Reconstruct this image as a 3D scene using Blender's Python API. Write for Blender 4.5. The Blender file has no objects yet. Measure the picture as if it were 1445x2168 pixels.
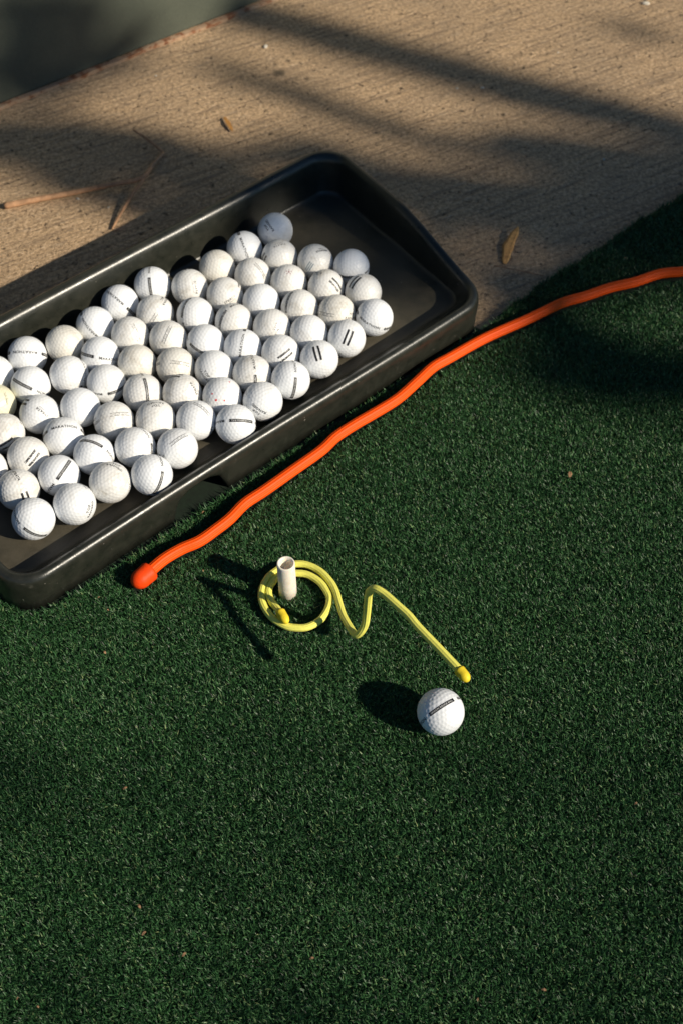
import bpy, bmesh, math, random
import numpy as np
from mathutils import Vector, Matrix

rng = np.random.default_rng(7)
random.seed(7)
R_ = math.radians
scene = bpy.context.scene
C = scene.collection

# ------------------------------------------------------------------ camera
TH, ROLL, CAM_H = 0.90644204, -0.0119965, 1.0159935
fw = Vector((0, math.cos(TH), -math.sin(TH)))
rt = Vector((1, 0, 0))
up = rt.cross(fw)
rt2 = rt * math.cos(ROLL) + up * math.sin(ROLL)
up2 = -rt * math.sin(ROLL) + up * math.cos(ROLL)
cd = bpy.data.cameras.new('camera')
cam = bpy.data.objects.new('camera', cd)
C.objects.link(cam)
cam.matrix_world = Matrix(((rt2.x, up2.x, -fw.x, 0), (rt2.y, up2.y, -fw.y, 0), (rt2.z, up2.z, -fw.z, CAM_H), (0, 0, 0, 1)))
cd.sensor_width = 36.0
cd.sensor_fit = 'AUTO'
cd.lens = 2600.0 / 2168.0 * 36.0
cd.clip_start = 0.01
cd.clip_end = 200
cd.dof.use_dof = True
cd.dof.focus_distance = 1.13
cd.dof.aperture_fstop = 8.0
scene.camera = cam

# ------------------------------------------------------------------ sky, sun, exposure
SUN_EL, SHADOW_AZ = 30.0, 152.0
az = R_(SHADOW_AZ)
el = R_(SUN_EL)
LIGHT = Vector((math.cos(az) * math.cos(el), math.sin(az) * math.cos(el), -math.sin(el)))
world = bpy.data.worlds.new('World')
scene.world = world
world.use_nodes = True
wn = world.node_tree
wn.nodes.clear()
sky = wn.nodes.new('ShaderNodeTexSky')
sky.sky_type = 'NISHITA'
sky.sun_disc = False
sky.sun_elevation = el
sky.sun_rotation = R_(118)
bg = wn.nodes.new('ShaderNodeBackground')
bg.inputs['Strength'].default_value = 0.05
sky.ozone_density = 4.0
sky.air_density = 1.0
sky.dust_density = 0.4
wo = wn.nodes.new('ShaderNodeOutputWorld')
tint = wn.nodes.new('ShaderNodeMix')
tint.data_type = 'RGBA'
tint.blend_type = 'MULTIPLY'
tint.inputs['Factor'].default_value = 1.0
tint.inputs[7].default_value = (0.60, 0.86, 1.02, 1)      # clear deep blue sky
wn.links.new(sky.outputs[0], tint.inputs[6])
wn.links.new(tint.outputs[2], bg.inputs[0])
wn.links.new(bg.outputs[0], wo.inputs[0])
sl = bpy.data.lights.new('sun', 'SUN')
sl.energy = 5.0
sl.angle = R_(0.53)
sl.color = (1.0, 0.90, 0.74)
sun = bpy.data.objects.new('sun', sl)
C.objects.link(sun)
sun.location = (3, -2, 3)
sun.rotation_mode = 'QUATERNION'
sun.rotation_quaternion = LIGHT.to_track_quat('-Z', 'Y')
scene.view_settings.view_transform = 'Standard'
scene.view_settings.look = 'None'
scene.view_settings.exposure = 0.02
scene.view_settings.gamma = 1.0
scene.view_settings.use_curve_mapping = False
scene.render.film_transparent = False


# ------------------------------------------------------------------ measured places (metres)
BALLS = [
 (-0.3463, 0.9817, "mar", 0, (0.114, -0.569, 0.814), (-0.993, -0.044, 0.108)),
 (-0.3071, 0.9988, "non", 0, (0.216, -0.702, 0.678), (0.964, 0.266, -0.032)),
 (-0.2764, 1.0286, "mar", 0, (-0.156, -0.807, 0.57), (-0.612, 0.532, 0.585)),
 (-0.2652, 0.9801, "mar", 0, (0.683, -0.644, 0.345), (0.702, 0.447, -0.555)),
 (-0.3359, 0.9353, "bar", 0, (-0.275, -0.589, 0.76), (-0.846, 0.524, 0.099)),
 (-0.2959, 0.9504, "mar", 1, (0.892, 0.005, 0.451), (0.222, -0.875, -0.43)),
 (-0.2535, 0.9368, "bar", 0, (0.747, -0.635, 0.197), (-0.662, -0.736, 0.142)),
 (-0.3200, 0.8928, "str", 0, (0.388, -0.509, 0.768), (-0.759, 0.296, 0.58)),
 (-0.2778, 0.9017, "non", 0, (0.206, -0.668, 0.715), (0.757, 0.572, 0.316)),
 (-0.2396, 0.8814, "lin", 1, (0.476, -0.269, 0.837), (0.851, 0.381, -0.362)),
 (-0.3535, 0.8661, "dbl", 1, (0.345, -0.918, 0.196), (0.837, 0.396, 0.379)),
 (-0.2902, 0.8596, "mar", 0, (0.23, -0.136, 0.964), (0.954, 0.228, -0.195)),
 (-0.2554, 0.8347, "bar", 0, (-0.013, -0.003, 1.0), (-0.942, 0.337, -0.012)),
 (-0.3235, 0.8328, "dbl", 1, (0.434, -0.627, 0.646), (0.583, 0.743, 0.329)),
 (-0.2881, 0.8071, "bar", 0, (0.459, -0.269, 0.847), (-0.406, -0.911, -0.069)),
 (-0.2348, 0.7973, "top", 1, (0.356, 0.303, 0.884), (0.905, -0.349, -0.244)),
 (-0.2675, 0.7696, "top", 0, (0.838, -0.502, 0.214), (0.282, 0.734, 0.618)),
 (-0.3062, 0.7515, "bar", 0, (0.25, -0.968, 0.036), (0.72, 0.161, -0.675)),
 (-0.1931, 0.8064, "bar", 0, (0.474, -0.832, 0.287), (-0.41, -0.498, -0.764)),
 (-0.1695, 0.8420, "lin", 0, (0.19, -0.203, 0.961), (0.742, 0.671, -0.005)),
 (-0.2137, 0.8442, "mar", 1, (0.359, 0.503, 0.787), (0.812, -0.584, 0.003)),
 (-0.1955, 0.8829, "top", 1, (0.102, 0.158, 0.982), (-0.964, -0.226, 0.137)),
 (-0.1527, 0.8814, "lin", 0, (0.389, 0.007, 0.921), (0.783, -0.53, -0.326)),
 (-0.1105, 0.8750, "bar", 0, (0.409, -0.471, 0.781), (-0.912, -0.213, 0.35)),
 (-0.2128, 0.9220, "bar", 0, (0.351, -0.507, 0.787), (0.148, -0.8, -0.581)),
 (-0.1701, 0.9205, "str", 0, (0.729, -0.237, 0.643), (-0.444, 0.55, 0.707)),
 (-0.1267, 0.9153, "dots", 0, (0.095, -0.685, 0.722), (0.995, 0.057, -0.077)),
 (-0.0828, 0.9076, "top", 0, (-0.201, -0.923, 0.329), (-0.805, 0.347, 0.481)),
 (-0.0536, 0.9389, "bar", 0, (0.218, -0.941, 0.261), (-0.213, -0.306, -0.928)),
 (-0.0958, 0.9484, "mar", 1, (0.103, 0.122, 0.987), (-0.213, 0.972, -0.098)),
 (-0.0226, 0.9702, "dbl", 0, (-0.081, -0.433, 0.898), (0.238, -0.883, -0.405)),
 (-0.0655, 0.9799, "dbl", 1, (0.314, -0.745, 0.589), (0.777, 0.558, 0.291)),
 (0.0081, 1.0026, "dbl", 0, (0.075, -0.684, 0.726), (0.385, 0.691, 0.611)),
 (0.0400, 1.0363, "mar", 0, (-0.329, -0.879, 0.345), (0.853, -0.433, -0.29)),
 (-0.0343, 1.0113, "non", 0, (0.025, -0.723, 0.69), (0.353, 0.652, 0.671)),
 (-0.0029, 1.0440, "lin", 1, (-0.599, -0.616, 0.511), (0.792, -0.55, 0.265)),
 (0.0281, 1.0787, "dbl", 0, (-0.486, -0.093, 0.869), (0.642, 0.636, 0.427)),
 (0.0150, 1.1229, "bar", 0, (-0.115, -0.986, 0.123), (0.991, -0.106, 0.076)),
 (-0.0148, 1.0875, "dbl", 1, (0.56, -0.515, 0.649), (0.583, -0.311, -0.75)),
 (-0.0274, 1.1325, "pin", 0, (-0.316, -0.857, 0.407), (0.517, 0.204, 0.831)),
 (-0.0451, 1.0534, "bar", 1, (-0.624, -0.238, 0.744), (0.303, 0.803, 0.512)),
 (-0.0760, 1.0217, "top", 2, (0.351, -0.683, 0.64), (0.422, 0.726, 0.543)),
 (-0.0894, 1.0641, "non", 0, (0.062, -0.739, 0.67), (-0.33, 0.619, 0.713)),
 (-0.0584, 1.0970, "star", 1, (0.069, -0.239, 0.969), (0.968, 0.251, -0.008)),
 (-0.0699, 1.1423, "str", 1, (0.042, -0.093, 0.995), (-0.909, -0.418, -0.001)),
 (-0.0760, 1.1916, "top", 0, (-0.353, -0.54, 0.764), (-0.527, 0.79, 0.314)),
 (-0.1122, 1.1577, "mar", 0, (0.075, -0.733, 0.676), (0.333, -0.621, -0.71)),
 (-0.1008, 1.1095, "lin", 0, (0.51, -0.398, 0.763), (0.563, -0.516, -0.645)),
 (-0.2172, 1.0956, "bar", 0, (0.021, -0.882, 0.472), (0.074, -0.469, -0.88)),
 (-0.1733, 1.0906, "str", 1, (0.411, -0.685, 0.601), (0.121, -0.613, -0.781)),
 (-0.1431, 1.1241, "non", 0, (0.096, -0.755, 0.648), (0.939, 0.284, 0.192)),
 (-0.1316, 1.0759, "str", 1, (0.36, -0.838, 0.411), (0.783, 0.51, 0.354)),
 (-0.1195, 1.0318, "bar", 1, (-0.615, -0.535, 0.579), (0.33, 0.493, 0.805)),
 (-0.1636, 1.0426, "bar", 1, (-0.498, -0.148, 0.854), (-0.366, -0.857, -0.362)),
 (-0.2100, 1.0472, "lin", 1, (-0.074, -0.949, 0.306), (0.58, 0.209, 0.788)),
 (-0.2519, 1.0650, "mar", 0, (-0.138, -0.448, 0.883), (-0.743, 0.636, 0.207)),
 (-0.2351, 1.0115, "lin", 2, (0.482, -0.516, 0.708), (0.333, -0.64, -0.693)),
 (-0.1917, 1.0047, "lin", 0, (0.065, -0.496, 0.866), (0.387, 0.812, 0.437)),
 (-0.1494, 0.9978, "bar", 0, (-0.262, -0.908, 0.327), (0.862, -0.373, -0.344)),
 (-0.1075, 0.9895, "mar", 0, (0.008, -0.603, 0.798), (0.173, 0.787, 0.592)),
 (-0.2230, 0.9667, "non", 0, (0.161, -0.699, 0.697), (0.576, 0.64, 0.509)),
 (-0.1804, 0.9619, "lin", 1, (0.375, -0.526, 0.764), (0.921, 0.116, -0.372)),
 (-0.1377, 0.9566, "top", 1, (-0.377, -0.827, 0.416), (0.563, -0.561, -0.607)),
 (-0.3268, 0.7890, "str", 0, (0.04, 0.093, 0.995), (0.549, -0.834, 0.056)),
 (-0.3785, 0.9526, "non", 0, (0.269, -0.677, 0.685), (0.012, 0.714, 0.7)),
 (-0.3692, 0.9086, "scr", 2, (0.703, -0.23, 0.673), (0.285, -0.775, -0.563)),
 (-0.3639, 0.8165, "non", 0, (0.277, -0.621, 0.733), (0.931, 0.362, -0.045)),
 (0.0870, 0.5402, "bar", 0, (-0.023, -0.267, 0.963), (0.853, 0.498, 0.158)),
]
ORANGE = [(-0.1789, 0.7243, 0.0172), (-0.1624, 0.7368, 0.0172), (-0.1446, 0.7466, 0.0172), (-0.1289, 0.7608, 0.0172), (-0.1151, 0.7748, 0.0172), (-0.1003, 0.7946, 0.0172), (-0.0802, 0.8119, 0.0172), (-0.0528, 0.8371, 0.0172), (-0.0218, 0.8657, 0.0172), (-0.0057, 0.8851, 0.0172), (0.0154, 0.9033, 0.0172), (0.0364, 0.9191, 0.0172), (0.0633, 0.9407, 0.0172), (0.0854, 0.9658, 0.0172), (0.1053, 0.9893, 0.0172), (0.1251, 1.0041, 0.0172), (0.1679, 1.0353, 0.0172), (0.2224, 1.0674, 0.0172), (0.2639, 1.0935, 0.0172), (0.2947, 1.1057, 0.0172), (0.3261, 1.1199, 0.0172), (0.3572, 1.1295, 0.0172), (0.3892, 1.1434, 0.0172), (0.4186, 1.1475, 0.0172), (0.4573, 1.1543, 0.0172), (0.5129, 1.1716, 0.0172), (0.5910, 1.2059, 0.0172)]
ORANGE_CAP = [(-0.1920, 0.7095, 0.0172), (-0.2043, 0.6951, 0.0172)]
YELLOW = [(-0.0580, 0.6532, 0.0210), (-0.0630, 0.6630, 0.0170), (-0.0694, 0.6741, 0.0145), (-0.0726, 0.6831, 0.0145), (-0.0721, 0.6899, 0.0145), (-0.0694, 0.6955, 0.0145), (-0.0660, 0.7006, 0.0145), (-0.0570, 0.7062, 0.0145), (-0.0457, 0.7075, 0.0145), (-0.0339, 0.7053, 0.0145), (-0.0221, 0.6960, 0.0145), (-0.0142, 0.6823, 0.0145), (-0.0126, 0.6739, 0.0145), (-0.0152, 0.6629, 0.0145), (-0.0221, 0.6515, 0.0145), (-0.0335, 0.6440, 0.0145), (-0.0449, 0.6431, 0.0145), (-0.0563, 0.6460, 0.0145), (-0.0679, 0.6548, 0.0145), (-0.0756, 0.6659, 0.0145), (-0.0792, 0.6776, 0.0145), (-0.0786, 0.6900, 0.0145), (-0.0738, 0.7024, 0.0145), (-0.0660, 0.7107, 0.0145), (-0.0577, 0.7163, 0.0145), (-0.0468, 0.7188, 0.0145), (-0.0369, 0.7181, 0.0145), (-0.0269, 0.7133, 0.0145), (-0.0189, 0.7059, 0.0150), (-0.0109, 0.6940, 0.0155), (-0.0063, 0.6819, 0.0165), (-0.0027, 0.6655, 0.0185), (0.0008, 0.6512, 0.0210), (0.0066, 0.6365, 0.0245), (0.0114, 0.6262, 0.0280), (0.0162, 0.6242, 0.0340), (0.0206, 0.6256, 0.0460), (0.0222, 0.6263, 0.0650), (0.0230, 0.6243, 0.0890), (0.0234, 0.6206, 0.1050), (0.0262, 0.6174, 0.1160), (0.0303, 0.6149, 0.1195), (0.0374, 0.6089, 0.1200), (0.0471, 0.5977, 0.1205), (0.0569, 0.5860, 0.1210), (0.0649, 0.5734, 0.1215), (0.0826, 0.5493, 0.1225), (0.0967, 0.5298, 0.1230)]
YELLOW_CAPS = [(-0.0599, 0.6565, 0.0210), (-0.0542, 0.6457, 0.0215), (0.0972, 0.5289, 0.1230), (0.1029, 0.5202, 0.1230)]
TEE = [(-0.0539, 0.6857, 0.0120)]
PANEL = [(-0.4766, 1.5246, 0.0000), (-0.0881, 1.8124, 0.0000)]
TURF_EDGE = [(0.1836, 1.0957, 0.0060), (0.3194, 1.2036, 0.0060), (0.4414, 1.3155, 0.0060)]
TWIG = [(-0.4342, 1.3063, 0.0040), (-0.3922, 1.3166, 0.0060), (-0.3438, 1.3279, 0.0080), (-0.3007, 1.3367, 0.0120), (-0.2591, 1.3472, 0.0140), (-0.2474, 1.3788, 0.0100), (-0.2351, 1.4147, 0.0050)]
TWIG_B = [(-0.2351, 1.4147, 0.0050), (-0.2464, 1.4263, 0.0090), (-0.2626, 1.4402, 0.0130), (-0.2782, 1.4525, 0.0160)]
TWIG_C = [(-0.2548, 1.3465, 0.0130), (-0.2655, 1.3244, 0.0110), (-0.2772, 1.2937, 0.0070), (-0.2888, 1.2581, 0.0030)]
LEAF_T = [(0.2062, 1.1836, 0.0020), (0.2136, 1.2152, 0.0040), (0.2283, 1.2444, 0.0100)]
LEAF_O = [(-0.1572, 1.4989, 0.0030), (-0.1504, 1.4816, 0.0040), (-0.1438, 1.4653, 0.0030)]
BITS = [(0.2424, 0.8333, 0.0130), (-0.2271, 0.6195, 0.0130), (-0.2296, 0.6680, 0.0130), (-0.2401, 0.6827, 0.0130), (-0.1390, 0.7137, 0.0130), (0.3452, 1.1319, 0.0130), (-0.1315, 0.3326, 0.0130), (-0.0282, 0.3283, 0.0130), (-0.2445, 0.2932, 0.0130), (-0.2615, 0.2996, 0.0130), (0.1028, 0.2946, 0.0130), (0.1558, 0.3013, 0.0130), (-0.1656, 0.3502, 0.0130), (-0.1715, 0.3727, 0.0130), (0.2537, 0.4588, 0.0130), (-0.1938, 0.4789, 0.0130), (-0.1435, 0.7883, 0.0130), (0.3535, 1.1795, 0.0130)]
PEBBLES = [(0.4791, 1.7877, 0.0020), (-0.1049, 1.6801, 0.0020), (0.1726, 1.5665, 0.0010), (0.3284, 1.6559, 0.0010), (-0.0338, 1.3084, 0.0010), (0.2093, 1.5670, 0.0010), (0.3595, 1.3956, 0.0020), (-0.2625, 1.6076, 0.0020), (-0.2991, 1.3057, 0.0010), (-0.3414, 1.3241, 0.0010)]
NEEDLE = [(0.1930, 1.1803, 0.0020), (0.2156, 1.1723, 0.0025), (0.2355, 1.1663, 0.0020), (0.2525, 1.1605, 0.0015)]
STAIN = [(-0.0837, 1.6107, 0.0000)]
SHADE = [
 (-0.168, 1.787, 0.035, 1.683, 0.041, 3.2),
 (0.035, 1.683, 0.171, 1.605, 0.041, 3.2),
 (0.171, 1.605, 0.327, 1.525, 0.041, 3.2),
 (0.327, 1.525, 0.522, 1.432, 0.041, 3.2),
 (0.219, 1.438, 0.344, 1.404, 0.039, 5),
 (0.344, 1.404, 0.508, 1.359, 0.039, 5),
 (0.041, 1.348, 0.178, 1.325, 0.047, 7),
 (0.178, 1.325, 0.333, 1.322, 0.047, 7),
 (0.333, 1.322, 0.496, 1.300, 0.047, 7),
 (0.131, 1.268, 0.231, 1.238, 0.047, 7),
 (0.231, 1.238, 0.351, 1.236, 0.047, 7),
 (0.351, 1.236, 0.483, 1.233, 0.047, 7),
 (0.165, 1.159, 0.254, 1.174, 0.026, 6),
 (0.299, 1.232, 0.468, 1.247, 0.039, 6),
 (-0.167, 1.631, -0.049, 1.550, 0.024, 1.1),
 (-0.049, 1.550, 0.044, 1.486, 0.024, 1.1),
 (0.044, 1.486, 0.184, 1.407, 0.024, 1.1),
 (-0.504, 1.453, -0.367, 1.450, 0.059, 3.2),
 (-0.367, 1.450, -0.246, 1.410, 0.059, 3.2),
 (-0.246, 1.410, -0.147, 1.347, 0.059, 3.2),
 (-0.375, 1.361, -0.244, 1.304, 0.029, 3),
 (-0.244, 1.304, -0.176, 1.312, 0.029, 3),
 (-0.149, 1.393, -0.047, 1.422, 0.033, 3),
 (-0.047, 1.422, 0.030, 1.394, 0.033, 3),
 (-0.091, 1.305, 0.004, 1.257, 0.037, 5),
 (0.004, 1.257, 0.076, 1.175, 0.037, 5),
 (-0.136, 1.346, -0.017, 1.260, 0.029, 4.5),
 (-0.017, 1.260, 0.024, 1.125, 0.029, 4.5),
 (0.206, 1.024, 0.294, 0.992, 0.055, 2.0),
 (0.294, 0.992, 0.426, 0.982, 0.055, 2.0),
 (0.166, 1.105, 0.262, 1.106, 0.018, 3),
 (0.211, 1.071, 0.299, 1.069, 0.024, 1.2),
 (0.282, 1.133, 0.442, 1.162, 0.022, 2.0),
 (-0.184, 1.260, -0.152, 1.219, 0.018, 3.5),
 (-0.097, 1.205, -0.030, 1.136, 0.021, 1.5),
 (-0.197, 1.249, -0.172, 1.204, 0.013, 1.2),
 (0.437, 1.726, 0.477, 1.706, 0.019, 2.2),
 (-0.555, 1.611, -0.429, 1.584, 0.047, 4),
 (-0.429, 1.584, -0.330, 1.680, 0.047, 4),
 (-0.658, 1.675, -0.463, 1.696, 0.037, 3.5),
]
LABELS = [
 'white ball against the back wall, upside down long word across its middle',
 'plain cream grey ball without print against the back wall, left part of the pile',
 'white ball beside the plain cream ball, a long word slanting down its left',
 'white ball with a black bar at its left edge, a word starting low right',
 'white ball at the far left with a black bar sloping down its left half',
 'white ball left of centre whose right edge shows a faint upright word',
 'ball with an upside down word low left, a black bar curving at lower right',
 'ball with a bold word upside down at its centre, two stripe ends upper left',
 'spotless blank white ball in the left part, below the one with faint upright word',
 'greyish ball with two broken thin lines level across its upper right',
 'cream ball cut by the left frame edge with worn dark dashes at its bottom',
 'white ball with a long word arched level across its top',
 'white ball, black bar near its top and upside down letters falling to right',
 'grey ball with very broken double stripes at its centre, near the left frame edge',
 'white ball, black bar climbing to the right and letters falling away lower left',
 'ball in the front row with worn serif letters over its top',
 'front row ball with two line serif lettering running up its right side',
 'white ball nearest the tray corner, lowest in the picture, black bar along its bottom',
 'front white ball with a black bar curving down its lower right side',
 'front ball with crisp double lines holding small letters across its upper half',
 'white ball with hardly any print left of the crisp double line ball',
 'greyish ball with worn upside down serif letters over its top, middle of the lower pile',
 'ball behind the front row with double lines sloping down over its top right',
 'front white ball with a level black bar, below the red dotted ball',
 'greyish ball with a black bar running straight down from its top to its middle',
 'ball with a slanted bold word falling down its right edge, beside the red dotted ball',
 'white ball speckled with four red ink dots',
 'front ball with upside down two line serif lettering across its lower left',
 'front white ball with letters above a black bar running down its lower right',
 'ball with worn upright letters on top, the end of a bar lower right',
 'front white ball with two upright thick black stripes leaning left',
 'ball behind the front row with broken thick double stripes rising to the right',
 'front white ball with two thick black stripes leaning right',
 'rightmost front white ball with a long word falling across its lower left',
 'blank white ball behind the two with thick black stripes',
 'cream yellow ball at the right end with faint boxed letters on its left edge',
 'ball at the right edge of the pile with two curved stripes at its upper left',
 'pale blue shaded ball at the right end with a short bar under its lower edge',
 'ball with two broken stripes falling to the right, beside the blue shaded one',
 'cream grey ball with three teal dashed stripes at its lower left',
 'white ball whose left edge carries a worn upright black bar, right part of the pile',
 'cream grey ball with heavily worn upright letters at its centre right',
 'blank bright white ball in the upper middle of the pile',
 'ball with a small cluster of faded rose specks near its top',
 'ball below the topmost one with worn letters on top and stripe ends at left',
 'topmost ball of the pile, blue grey in shade, serif letters falling down its left',
 'white ball left of the topmost with a long word running down its middle',
 'ball with pale double lines curving down its right side, near the top of the pile',
 'white ball at the back wall with a black bar pointing straight down',
 'cream ball at the back with a worn slanted word running down its middle right',
 'plain pale grey ball at the back wall, left of the one with curved double lines',
 'greyish ball with a slanted word climbing along its lower right edge',
 'greyish ball with a worn black bar at its left and letters over its top',
 'white ball with a worn black bar curving at its upper left and blank right side',
 'worn ball at the back with two short dark lines at its lower left edge',
 'white ball at the back, letters crossing upper left, bar end at lower right',
 'cream grey ball with broken dotted lettering running down its right half',
 'greyish ball with crisp double lines rising steeply to the right across its middle',
 'white ball with a short black bar falling across its lower left, middle of the pile',
 'white ball with a long word running upright through its middle',
 'plain cream ball without print in the middle of the pile',
 'scuffed cream ball with double lines nearly level at its right and letters at left',
 'ball with broken dark letters low on its left edge, above the red dotted ball',
 'grey ball at far left, slanted word on top, two stripe ends at bottom',
 'upper of two blank white balls cut in half by the left frame edge',
 'yellowish ball cut by the left frame edge with faint script lettering',
 'lower of two blank white balls cut in half by the left frame edge',
 'single white ball on the turf by itself with a black lettered bar across it',
]
FLECK_LABELS = [
 'brown leaf fleck on the open turf right of the orange tie',
 'dry fleck in the turf at the left, well below the tray corner',
 'dry fleck in the turf just below the round orange end cap, right of a pair',
 'dry fleck in the turf just below the round orange end cap, left of a pair',
 'pale fleck in the turf between the orange end cap and the tee',
 'dry fleck in the turf close under the far end of the orange tie',
 'lower dry fleck left of centre near the bottom of the picture',
 'dry fleck on the near turf straight below the lone ball area, bottom middle',
 'upper of two dry flecks in the bottom left corner of the turf',
 'leftmost dry fleck in the bottom left corner of the turf',
 'dry fleck near the bottom of the turf, right of the middle',
 'dry fleck in the turf towards the bottom right corner',
 'lower of two flecks on the near turf at the left third',
 'upper of two flecks on the near turf at the left third',
 'lone dry fleck on the turf at the right, lower than the golf ball',
 'lone dry fleck on the left turf, halfway down below the yellow coil',
 'dry fleck in the turf under the notch of the tray',
 'dry fleck in the dark turf above the far end of the orange tie',
]
PEBBLE_LABELS = [
 'white stone chip at the top right corner of the sunlit concrete',
 'pale chip on the sunlit concrete close to the steel panel',
 'grit stone in the dark shade band right of the upper middle',
 'grit stone on the sunlit concrete near the upper right edge',
 'grit stone on the concrete just behind the back rim of the tray',
 'grit stone on the edge of the bright streak right of the shade band',
 'grit stone in deep shade on the concrete towards the right edge',
 'grit stone on the sunlit concrete right below the panel foot',
 'grit stone below the thick stem of the twig, nearer the fork',
 'grit stone below the thick stem of the twig, farther from the fork',
]
LEAF_K = 3600
LEAF_THIN = 200
DENS_IN = 1.3e6
DENS_OUT = 0.23e6

# ------------------------------------------------------------------ helpers
def tag(o, label=None, cat=None, group=None, kind=None):
    if label: o['label'] = label
    if cat: o['category'] = cat
    if group: o['group'] = group
    if kind: o['kind'] = kind
    return o


def link(name, me, mat=None, parent=None):
    o = bpy.data.objects.new(name, me)
    C.objects.link(o)
    if mat is not None and len(me.materials) == 0:
        me.materials.append(mat)
    if parent is not None:
        o.parent = parent
    return o


def mesh(name, v, f, smooth=True):
    me = bpy.data.meshes.new(name)
    me.from_pydata([tuple(map(float, x)) for x in v], [], [tuple(x) for x in f])
    if smooth:
        me.polygons.foreach_set('use_smooth', [True] * len(me.polygons))
    me.update()
    return me


def mat_new(name):
    m = bpy.data.materials.new(name)
    m.use_nodes = True
    nt = m.node_tree
    b = nt.nodes['Principled BSDF']
    return m, nt, b


class N:
    """tiny node helper"""
    def __init__(s, nt):
        s.nt = nt
    def new(s, t, **kw):
        n = s.nt.nodes.new(t)
        for k, v in kw.items():
            setattr(n, k, v)
        return n
    def ln(s, a, b):
        s.nt.links.new(a, b)
    def noise(s, vec, scale, detail=4, rough=0.55, dist=0.0):
        n = s.new('ShaderNodeTexNoise')
        n.inputs['Scale'].default_value = scale
        n.inputs['Detail'].default_value = detail
        n.inputs['Roughness'].default_value = rough
        n.inputs['Distortion'].default_value = dist
        if vec is not None: s.ln(vec, n.inputs['Vector'])
        return n.outputs['Fac']
    def ramp(s, fac, stops, interp='LINEAR'):
        n = s.new('ShaderNodeValToRGB')
        cr = n.color_ramp
        cr.interpolation = interp
        while len(cr.elements) < len(stops): cr.elements.new(0.5)
        for e, (p, c) in zip(cr.elements, stops):
            e.position = p
            e.color = (c[0], c[1], c[2], 1) if isinstance(c, tuple) else (c, c, c, 1)
        s.ln(fac, n.inputs[0])
        return n.outputs[0]
    def mix(s, fac, a, b, mode='MIX'):
        n = s.new('ShaderNodeMix', data_type='RGBA', blend_type=mode)
        for sock, v in ((n.inputs['Factor'], fac), (n.inputs[6], a), (n.inputs[7], b)):
            if isinstance(v, (int, float)): sock.default_value = v
            elif isinstance(v, tuple): sock.default_value = (*v, 1)
            else: s.ln(v, sock)
        return n.outputs[2]
    def math(s, op, a, b=0.0, clamp=False):
        n = s.new('ShaderNodeMath', operation=op)
        n.use_clamp = clamp
        for sock, v in ((n.inputs[0], a), (n.inputs[1], b)):
            if isinstance(v, (int, float)): sock.default_value = v
            else: s.ln(v, sock)
        return n.outputs[0]
    def bump(s, h, dist, strength=1.0, normal=None):
        n = s.new('ShaderNodeBump')
        n.inputs['Distance'].default_value = dist
        n.inputs['Strength'].default_value = strength
        s.ln(h, n.inputs['Height'])
        if normal is not None: s.ln(normal, n.inputs['Normal'])
        return n.outputs[0]


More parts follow.
